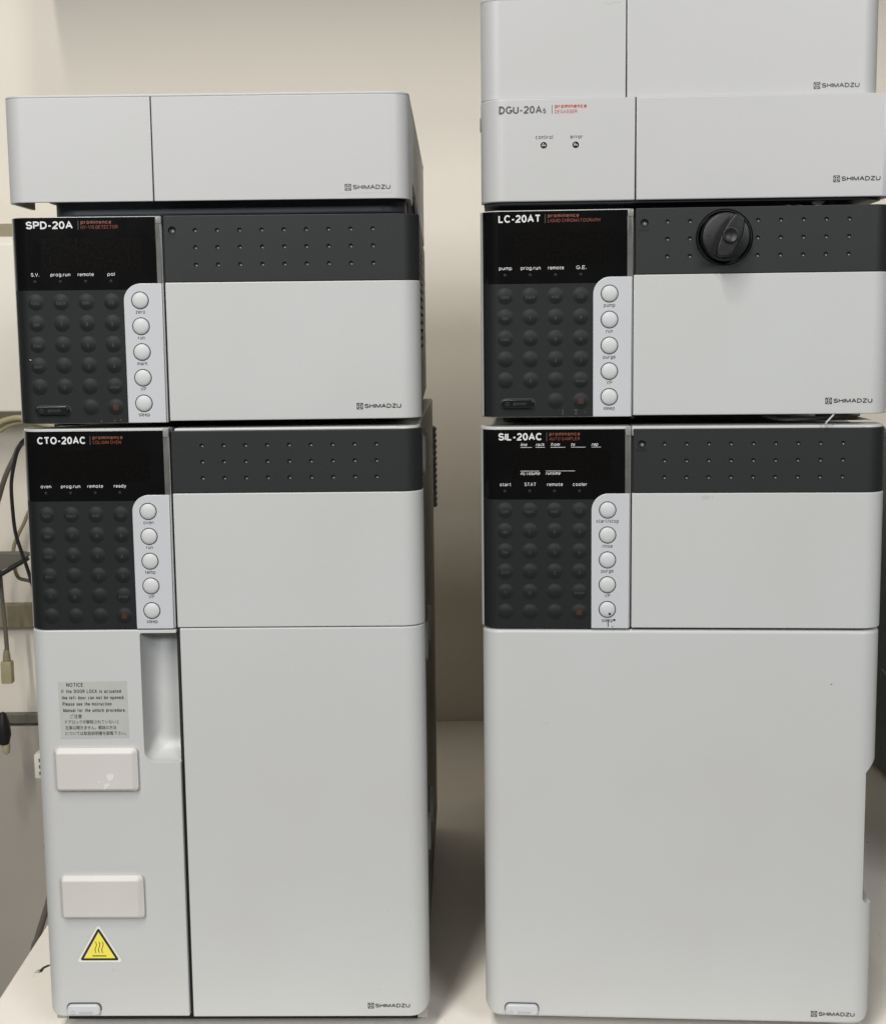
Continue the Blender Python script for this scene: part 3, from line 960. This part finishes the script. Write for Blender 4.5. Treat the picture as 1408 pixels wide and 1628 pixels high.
# large lower door
ld = prism(rpoly([(0, 30, 0), (0, 0, 13), (259.5, 0, 14), (259.5, 30, 0)], 14), 14.5, 284.6, 'z', 2.2, 4)
ld = boolean(ld, [prism(rpoly([(-2, 14.2, 14), (261.5, 14.2, 14), (261.5, 300, 0), (-2, 300, 0)], 10), -10, 60, 'v')], 'INTERSECT')
ld = boolean(ld, [prism(rpoly([(251.6, 98.6, 6), (258.5, 97.4, 0), (258.6, 93.5, 0), (275, 93.5, 0), (275, 197.5, 0), (258.6, 196.5, 0), (251.6, 189.0, 1.5)], 6), -10, 60, 'v')])
obj('lower_door', ld, M['shell'], t, flat_area=60)
obj('grip_recess', prism(rpoly([(236, 29, 0), (236, 15, 0), (254.8, 15, 4), (254.8, 29, 0)], 6), 92.0, 198.0, 'z', 0.5), M['pod'], t)
body_box(t, 14.0, 415.5, 2.0, 252.5, 500)
feet(t, 0, 14.2, ((18, 60), (236, 60), (18, 460), (236, 460)))
pz = 19.8
plate(rpoly([(13.2, pz - 1.0, 0.5), (36.8, pz - 1.0, 0.5), (36.8, pz + 4.9, 3.4), (13.2, pz + 4.9, 3.4)], 6), M['greyprint'], t, 'power_button_surround', -0.08, 0.1)
pb = obj('power_button', prism(rpoly([(13.8, pz - 3.4, 2.6), (36.2, pz - 3.4, 2.6), (36.2, pz + 4.3, 3.2), (13.8, pz + 4.3, 3.2)], 6), -2.8, 0.5, 'v', 1.3, 3), M['pod'], t)
text('power', 26.8, pz - 2.2, 2.6, M['pow'], pb, v=-2.9, align='C')
obj('power_symbol', lathe([(0.95, 0), (1.3, 0)], 18, 'v', (17.8, -2.9, pz - 1.1)), M['pow'], pb)
logo(219.4, 248.5, 19.2, M['black'], t, -0.15)
plate([(226.8, 249.2), (227.6, 248.6), (228.3, 248.9), (227.6, 249.4)], M['greyprint'], t, 'speck', -0.06, 0.06)
plate([(68.0, 16.5), (69.4, 17.2), (69.2, 19.0), (68.6, 18.8), (68.7, 17.6)], M['smudge'], t, 'speck', -0.06, 0.06)
for (a_, b_, w_) in ((38, 221.5, 7.0), (40, 221.0, 3.5), (121, 150, 0.8), (60, 262, 0.8), (205, 262, 1.2), (30, 92, 0.6)):
    plate([(a_, b_), (a_ + w_, b_ - 0.25), (a_ + w_, b_ + 0.05), (a_, b_ + 0.3)], M['smudge'], t, 'scuff_mark', -0.05, 0.05)
# ink drips on the lowest button
plate(circ(83.4, 295.9, 0.8, 9), M['ink'], t, 'ink_drip', -2.35, 0.9)
plate([(82.3, 287.0), (82.8, 287.0), (82.6, 292.0), (82.1, 292.0)], M['ink'], t, 'ink_drip', -1.0, 0.1)
plate(circ(86.5, 291.5, 0.75, 9), M['ink'], t, 'ink_drip', -1.0, 0.1)
plate(circ(85.4, 287.0, 0.4, 7), M['ink'], t, 'ink_drip', -1.0, 0.1)
# smear at the top of the upper door
for poly in ([(142, 372.6), (144, 373.6), (147.5, 373.4), (147.2, 371.4), (144, 370.8), (142.4, 371.2)], [(148.4, 373.4), (149.4, 373.0), (149.2, 371.4), (148.6, 371.0)]):
    plate(poly, M['smudge'], t, 'smear', -0.46, 0.05)

# ------------------------------------------------------------------ 5 pump
t = thing('solvent_pump', 'solvent pump with a round black drain knob on its dimpled band, between degasser and autosampler', 'pump',
          (0.0544, 0.0010, 0.4187), rad(-4.31))
Z0 = 418.7
zt = 555.8 - Z0
control_panel(t, zt, 424.9 - Z0, 'LC-20AT', 'LIQUID CHROMATOGRAPH', 26.5, 33.0, 19.9, 7.3, ('pump', 'prog.run', 'remote', 'G.E.'),
              ('pump', 'run', 'purge', 'VP', 'sleep'),
              [('func', 'back', 'edit', 'CE'), ('del', '7', '8', '9'), ('conc', '4', '5', '6'), ('', '1', '2', '3'), ('', '0', '.', 'enter'), (None, None, '', '#')],
              True, 53.6, 0.4, True)
rows = [547.6 - Z0, 536.8 - Z0, 525.9 - Z0]
bm, cones = dimple_band(t, 514.9 - Z0, zt + 0.5, (2, 3), rows, 547.0 - Z0, 259.6)
kz = 537.3 - Z0
ku = 153.9
cones.append(lathe([(0, -2), (16.6, -2), (16.6, 8), (0, 8)], 48, 'v', (ku, 0, kz)))
obj('door_band', boolean(bm, [join(*cones)]), M['band'], t, flat_area=8)
glints_and_push(t, rows, (2, 3), 547.0 - Z0)
text('push', 103.5, 541.9 - Z0, 2.3, M['ink'], t, align='C', bold=0.02)
obj('lower_door', prism(right_outline(97.2, 259.8, -0.4, 22, 14), 425.4 - Z0, 514.7 - Z0, 'z', 0.6), M['shell'], t)
obj('door_jamb', box(95.9, 98.0, 3, 24, 4.6, 135), M['dark'], t)
body_box(t, 8.0, zt - 0.5, 1.6, 250, 420)
feet(t, 0, 8.1, ((22, 50), (232, 50), (22, 380), (232, 380)))
logo(218.8, 248.4, 431.7 - Z0, M['black'], t, -0.55)
for (a, b, c, d) in ((52.0, 425.8, 52.4, 429.5), (60.0, 426.6, 61.4, 427.0), (59.4, 428.8, 62.0, 429.2), (60.6, 425.6, 60.9, 429.0), (66.0, 427.5, 66.6, 428.0), (72.6, 426.0, 73.0, 427.0)):
    if a < 71:
        plate([(a, b - Z0), (c, b - Z0), (c, d - Z0), (a, d - Z0)], M['greyprint'], t, 'scratch', -0.06, 0.06)
# knob
kn = obj('drain_knob', lathe([(0, 4), (15.0, 4), (15.0, -7.0), (14.3, -8.2), (13.2, -8.6), (0, -8.6)], 56, 'v', (ku, 0, kz)), M['knob'], t, flat_area=40)
obj('knob_well', lathe([(16.55, 0.3), (17.5, -0.35), (18.0, 0.1)], 56, 'v', (ku, 0, kz)), M['gloss'], kn)
grip = [(4.3, 13.4), (8.0, 12.4), (10.4, 10.6), (10.2, 6.0), (9.2, 0.4), (6.5, -5.4), (3.4, -10.8), (0.4, -12.6), (-3.4, -13.0), (-7.0, -12.0), (-6.4, -7.0), (-5.2, -2.4), (-3.4, 2.4), (-0.8, 6.8), (1.8, 10.6)]
grip = [(ku + x, kz + z) for x, z in grip]
trench = [(ku + x, kz + z) for x, z in [(2.6, 13.6), (-1.6, 9.8), (-4.6, 5.6), (-6.8, 1.0), (-8.2, -4.0), (-9.2, -10.2), (-6.8, -12.2), (-5.0, -2.4), (-0.6, 6.8)]]
obj('knob_trench', prism(trench, -8.9, -8.4, 'v', 0.1, 1), M['ink'], kn)
obj('knob_grip', prism(grip, -16.5, -8.0, 'v', 1.2, 3), M['knob'], kn)
obj('knob_button', lathe([(5.0, -15.0), (5.0, -17.6), (4.7, -18.0), (4.2, -18.1), (3.0, -17.4), (0, -16.9)], 32, 'v', (ku + 1.6, 0, kz + 0.4)), M['knob'], kn, flat_area=1e9)
text('DRAIN', ku - 1.6, kz - 8.8, 1.9, M['ink'], kn, v=-16.65, align='C', rot=rad(-14), bold=0.02)
for s, ang0, step, rr in (('CLOSE', 178, 12.5, 11.8), ('OPEN', -62, 13, 11.8)):
    for i, ch in enumerate(s):
        th = rad(ang0 + step * i)
        text(ch, ku + rr * math.cos(th), kz + rr * math.sin(th), 2.1, M['ink'], kn, v=-8.72, align='C', rot=th + math.pi / 2, bold=0.01)

# ------------------------------------------------------------------ 6 degasser
t = thing('degasser', 'pale grey degasser with control and error lamps, wider front above the pump', 'degasser',
          (0.0549, -0.0005, 0.5562), rad(-2.54))
Z0 = 556.2
z0, z1 = 561.6 - Z0, 624.9 - Z0
hole = [lathe([(0, -2), (2.1, -2), (2.1, 3), (0, 3)], 20, 'v', (u, 0, 596.2 - Z0)) for u in (39.7, 59.8)]
fc = boolean(prism(rpoly([(0, 24, 0), (0, 0, 16), (97.1, 0, 0), (97.1, 24, 0)], 14), z0, z1, 'z', 0.7), hole)
obj('front_cover', fc, M['cover'], t)
obj('front_cover', prism(right_outline(97.9, 258.8, 0, 24, 7), z0, z1, 'z', 0.7), M['cover'], t)
obj('seam_backing', box(95, 100, 3.0, 20, z0 + 0.5, z1 - 0.5), M['dark'], t)
body_box(t, z0 + 3, z1 - 0.6, 1.2, 257.0, 420, v0=23)
obj('base_plate', prism(rpoly([(2, 415, 0), (2, 3, 14), (255, 3, 14), (255, 415, 0)], 12), z0 - 1.6, z0 + 1.0, 'z', 0.8), M['base'], t)
obj('inner_tray', box(12, 200, 16, 410, 1.2, z0 - 0.5, 0.5), M['dark'], t)
feet(t, 0.2, z0, ((20, 60), (238, 60), (20, 380), (238, 380)))
for u, mm_ in ((39.7, 'ledg'), (59.8, 'ledr')):
    l_ = obj('indicator_lamp', lathe([(2.0, 1.8), (1.95, 0.7), (1.2, 0.2), (0, 0)], 18, 'v', (u, 0, 596.2 - Z0)), M[mm_], t, flat_area=1e9)
    for q in range(3):
        plate(circ(u - 0.9 + 0.85 * q, 596.0 - Z0 + (0.18 if q == 1 else 0), 0.38, 8), M['glint'], l_, 'lens_glint_mark', -0.06, 0.06)  # pale dots painted on the lens as glints
text('DGU-20A', 11.6, 615.8 - Z0, 4.7, M['greyprint'], t, width=27.0, weight=0.19, spacing=0.62)
text('5', 39.2, 615.8 - Z0, 3.0, M['greyprint'], t, weight=0.19)
plate([(44.8, 615.4 - Z0), (45.15, 615.4 - Z0), (45.15, 620.8 - Z0), (44.8, 620.8 - Z0)], M['greyprint'], t, 'divider_line', -0.1, 0.05)
text('prominence', 46.7, 618.9 - Z0, 2.5, M['red'], t, width=20.0, weight=0.22)
text('DEGASSER', 46.7, 615.7 - Z0, 2.2, M['red'], t, width=14.0)
text('control', 40.0, 600.0 - Z0, 2.6, M['greyprint'], t, align='C', bold=0.01)
text('error', 60.2, 600.0 - Z0, 2.6, M['greyprint'], t, align='C', bold=0.01)
logo(221.1, 250.6, 570.7 - Z0, M['black'], t)
obj('side_knob', prism(rpoly([(26, 609 - Z0, 2), (34, 609 - Z0, 2), (34, 617.5 - Z0, 2), (26, 617.5 - Z0, 2)], 4), -0.7, 1.4, 'u', 0.3), M['greyprint'], t)

# ------------------------------------------------------------------ 7 upper tray (right)
t = thing('solvent_tray', 'upper pale grey tray cut by the top of the frame, standing on the degasser', 'tray',
          (0.0554, 0.0045, 0.6248), rad(-2.38))
tray_covers(t, 250.3, 0.6, 62.8, 91.6, 12.5, 56, 400)
obj('side_cover', box(0.2, 2.8, 55.8, 398, 0.6, 59.2, 0.3), M['cover'], t)
obj('side_cover', box(247.5, 250.1, 55.8, 398, 0.6, 59.2, 0.3), M['cover'], t)
obj('tray_base', box(4, 246, 8, 396, 0.1, 3.0), M['base'], t)
logo(208.5, 237.2, 628.7 - 624.8, M['greyprint'], t, -0.15)
for (a, b) in ((78, 58.0), (80.5, 57.7), (83, 58.2), (86, 58.4)):
    plate([(a, b), (a + 2, b + 0.2), (a + 1.8, b + 0.7), (a + 0.2, b + 0.5)], M['smudge'], t, 'scuff_mark', -0.08, 0.06)


# ------------------------------------------------------------------ things around
def single(name, bm, m, label, cat, group=None, kind=None, scale=1.0, flat=0.0004, loc=None):
    """top-level mesh with its origin at its base"""
    lo = Vector((min(v.co.x for v in bm.verts), min(v.co.y for v in bm.verts), min(v.co.z for v in bm.verts)))
    hi = Vector((max(v.co.x for v in bm.verts), max(v.co.y for v in bm.verts), max(v.co.z for v in bm.verts)))
    c = Vector(((lo.x + hi.x) / 2, (lo.y + hi.y) / 2, lo.z))
    bmesh.ops.translate(bm, verts=bm.verts, vec=-c)
    o = obj(name, bm, m, None, c, scale=1, flat_area=flat)
    return tag(o, label, cat, group, kind)


# wall duct at the far left
d = thing('cable_duct', 'cream wall duct standing out from the wall behind the left stack', 'cable duct', (-0.60, 0.784, 0.394))
obj('duct_cover', prism([(-0.001, 0), (-0.084, 0), (-0.084, 0.190), (-0.076, 0.198), (-0.001, 0.200)], -0.25, 0.30, 'u', 0.002), M['duct'], d, scale=1, flat_area=0.001)
obj('duct_shade_strip', box(-0.25, 0.30, -0.030, -0.001, 0.2005, 0.216, 0.001), M['tan'], d, scale=1, flat_area=0.001)  # tan strip stands for the shadow above the duct
single('wall_rail', box(-0.9, -0.32, 0.772, 0.783, 0.006, 0.018, 0.001), M['greyc'], 'thin grey rail along the wall at bench height, left of the stacks', 'rail')
single('wall_shading', box(-0.9, -0.40, 0.766, 0.783, 0.128, 0.156, 0.001), M['tan'], 'dull brown painted shadow across the wall behind the hanging plug', 'shading')  # brown strip added in place of a shadow band on the wall

single('beige_cable', join(tube([(-0.60, 0.60, 0.20), (-0.52, 0.61, 0.30), (-0.464, 0.62, 0.372), (-0.450, 0.62, 0.386), (-0.436, 0.62, 0.391), (-0.424, 0.62, 0.391), (-0.409, 0.62, 0.386), (-0.38, 0.62, 0.380), (-0.30, 0.60, 0.372)], 0.0032),
                           ), M['beige'], 'upper beige cable bowing over the gap left of the stack', 'cable', 'beige cables at the left')
single('beige_cable', tube([(-0.62, 0.61, 0.20), (-0.53, 0.62, 0.29), (-0.466, 0.625, 0.366), (-0.450, 0.625, 0.379), (-0.438, 0.625, 0.385), (-0.422, 0.625, 0.387), (-0.40, 0.625, 0.380), (-0.32, 0.61, 0.362)], 0.0030), M['beige'],
       'lower beige cable running just under its twin', 'cable', 'beige cables at the left')
single('black_cable', tube([(-0.36, 0.60, 0.385), (-0.405, 0.63, 0.380), (-0.430, 0.64, 0.366), (-0.437, 0.64, 0.357), (-0.443, 0.64, 0.338), (-0.447, 0.64, 0.317), (-0.447, 0.64, 0.289), (-0.445, 0.64, 0.262), (-0.439, 0.64, 0.239),
                            (-0.434, 0.64, 0.222), (-0.429, 0.64, 0.203), (-0.420, 0.64, 0.17)], 0.0021), M['blackc'], 'black cable curving down beside the column oven', 'cable')
single('grey_cable', tube([(-0.40, 0.70, 0.385), (-0.430, 0.70, 0.372), (-0.452, 0.70, 0.356), (-0.461, 0.70, 0.340), (-0.471, 0.70, 0.321), (-0.480, 0.70, 0.296), (-0.495, 0.70, 0.25)], 0.0030), M['greyc'], 'faded grey cable looping down behind the black one', 'cable')
single('tan_cable', tube([(-0.430, 0.72, 0.32), (-0.452, 0.72, 0.277), (-0.459, 0.72, 0.262), (-0.467, 0.72, 0.247), (-0.473, 0.72, 0.229), (-0.470, 0.72, 0.20), (-0.455, 0.72, 0.193), (-0.425, 0.72, 0.18)], 0.0022), M['tan'], 'thin tan cable crossing behind the black one', 'cable')
single('tan_cable', tube([(-0.438, 0.725, 0.30), (-0.444, 0.725, 0.27), (-0.446, 0.725, 0.235), (-0.449, 0.725, 0.215), (-0.440, 0.725, 0.20), (-0.42, 0.725, 0.19)], 0.0020), M['tan'], 'thin tan cable hugging the left edge of the column oven', 'cable')
br = prism([(-0.500, 0.200), (-0.500, 0.234), (-0.449, 0.234), (-0.441, 0.231), (-0.449, 0.226), (-0.478, 0.212)], 0.676, 0.690, 'v', 0.0008)
single('wall_bracket', br, M['greyc'], 'grey angled bracket below the cables at the left edge', 'bracket')
single('black_strap', tube([(-0.50, 0.67, 0.200), (-0.478, 0.67, 0.208), (-0.460, 0.67, 0.218), (-0.441, 0.67, 0.229)], 0.0028), M['blackc'], 'straight black strap along the lower edge of the bracket', 'strap')
p = thing('hanging_plug', 'cream connector hanging on a brown lead against the wall', 'connector', (-0.481, 0.70, 0.076))
obj('lead', tube([(-0.003, 0, 0.15), (-0.002, 0, 0.105), (0, 0, 0.064), (0.001, 0, 0.034)], 0.0026), M['greyc'], p, scale=1, flat_area=1)
obj('sleeve', lathe([(0, 0.024), (0.005, 0.024), (0.0042, 0.034), (0.003, 0.040), (0, 0.040)], 12, 'z'), M['tan'], p, scale=1, flat_area=1)
obj('plug_body', box(-0.0062, 0.0062, -0.006, 0.006, 0, 0.026, 0.001), M['beige'], p, scale=1, flat_area=1)
p = thing('black_plug', 'black plug poking in at the left edge above a beige stub', 'plug', (-0.486, 0.69, 0.004))
obj('plug_body', lathe([(0, 0), (0.006, 0.001), (0.0085, 0.012), (0.0075, 0.026), (0.004, 0.038), (0, 0.040)], 16, 'z'), M['blackc'], p, scale=1, flat_area=1)
obj('plug_tip', lathe([(0, -0.012), (0.004, -0.010), (0.005, -0.002), (0.004, 0.004), (0, 0.004)], 12, 'z', (0.002, 0, 0)), M['beige'], p, scale=1, flat_area=1)
p = thing('socket_strip', 'small off-white socket strip half hidden behind the column oven', 'socket strip', (-0.446, 0.72, -0.044))
obj('strip_body', box(-0.012, 0.020, -0.012, 0.010, 0, 0.030, 0.002), M['duct'], p, scale=1, flat_area=1)
obj('lead', tube([(0.001, 0, 0.030), (0.000, 0, 0.05), (-0.001, 0, 0.08), (-0.002, 0, 0.13)], 0.0012), M['greyc'], p, scale=1, flat_area=1)
for q in range(3):
    obj('socket_hole', box(-0.006, -0.003, -0.0126, -0.011, 0.005 + q * 0.008, 0.009 + q * 0.008), M['greyc'], p, scale=1, flat_area=1)
obj('plug', box(-0.001, 0.008, -0.008, 0.006, -0.012, -0.0005, 0.001), M['blackc'], p, scale=1, flat_area=1)
single('grey_cable', tube([(-0.372, 0.45, -0.03), (-0.378, 0.50, -0.07), (-0.387, 0.50, -0.107), (-0.394, 0.50, -0.128), (-0.401, 0.50, -0.149), (-0.407, 0.50, -0.175), (-0.41, 0.50, -0.30)], 0.0034), M['greyc'], 'grey cable dropping past the left bench edge', 'cable')

# slate instrument at the right edge
d = thing('side_instrument', 'dark slate instrument cropped by the right edge, beside the autosampler', 'instrument', (0.66, 0.34, 0))
obj('casing', box(-0.163, 0.16, -0.24, 0.258, 0.004, 0.372, 0.006, 3), M['device'], d, scale=1, flat_area=0.001)
for sx in (-0.14, 0.14):
    for sy in (-0.2, 0.22):
        obj('foot', lathe([(0, 0), (0.01, 0), (0.01, 0.005), (0, 0.005)], 16, 'z', (sx, sy, 0)), M['rubber'], d, scale=1, flat_area=1)
single('white_wire', tube([(0.474, 0.48, 0.135), (0.483, 0.475, 0.126), (0.492, 0.47, 0.113), (0.4945, 0.40, 0.100)], 0.0008), M['ptfe'], 'thin white wire slanting across the dark instrument', 'wire')

# hose behind the column oven side
hp = []
hose = bmesh.new()
prof = []
for k in range(14):
    z = 0.312 + k * 0.0056
    prof += [(0.0064, z), (0.0073, z + 0.0014), (0.0073, z + 0.0034), (0.0064, z + 0.0046)]
prof = [(0, 0.312)] + prof + [(0, 0.392)]
single('corrugated_hose', lathe(prof, 18, 'z', (0.0180, 0.435, 0)), M['hose'], 'dark corrugated hose behind the right side of the column oven', 'hose')

# lines and fittings seen in the gaps of the right stack
for k, (a, lab) in enumerate(((0.2500, 'leftmost dark slanting line in the gap under the degasser'), (0.2570, 'second dark slanting line in the gap under the degasser'),
                              (0.2830, 'third dark slanting line in the gap, right of the cream tag'), (0.2900, 'rightmost dark slanting line in the gap under the degasser'))):
    single('solvent_line', tube([(a - 0.012, 0.010, 0.5635), (a - 0.004, 0.006, 0.5600), (a + 0.004, 0.002, 0.5560), (a + 0.012, 0.03, 0.5555)], 0.0011), M['hose'], lab, 'tube', 'solvent lines under the degasser')
single('line_tag', prism([(0.2655, 0.5590), (0.2700, 0.5565), (0.2745, 0.5600), (0.2700, 0.5625)], 0.001, 0.002, 'v'), M['duct'], 'small cream tag between the solvent lines', 'tag')
single('drain_tube', tube([(0.2720, -0.0190, 0.4180), (0.2726, -0.0200, 0.4205), (0.2755, -0.0190, 0.4232), (0.2800, -0.010, 0.4255), (0.2860, 0.02, 0.4262)], 0.0006), M['ptfe'], 'pale tube arching out of the gap under the pump', 'tube')
single('grey_tube', tube([(0.236, 0.02, 0.4262), (0.240, 0.005, 0.4232), (0.250, -0.002, 0.4215), (0.266, -0.004, 0.4222), (0.290, 0.0, 0.4232), (0.305, 0.02, 0.4225)], 0.0011), M['hose'], 'dark grey tube looping under the pump', 'tube')
single('metal_flap', prism([(0.287, 0.4253), (0.314, 0.4190), (0.300, 0.4188), (0.284, 0.4192)], 0.02, 0.022, 'v'), M['foil'], 'grey triangular flap at the right end of the gap under the pump', 'flap')
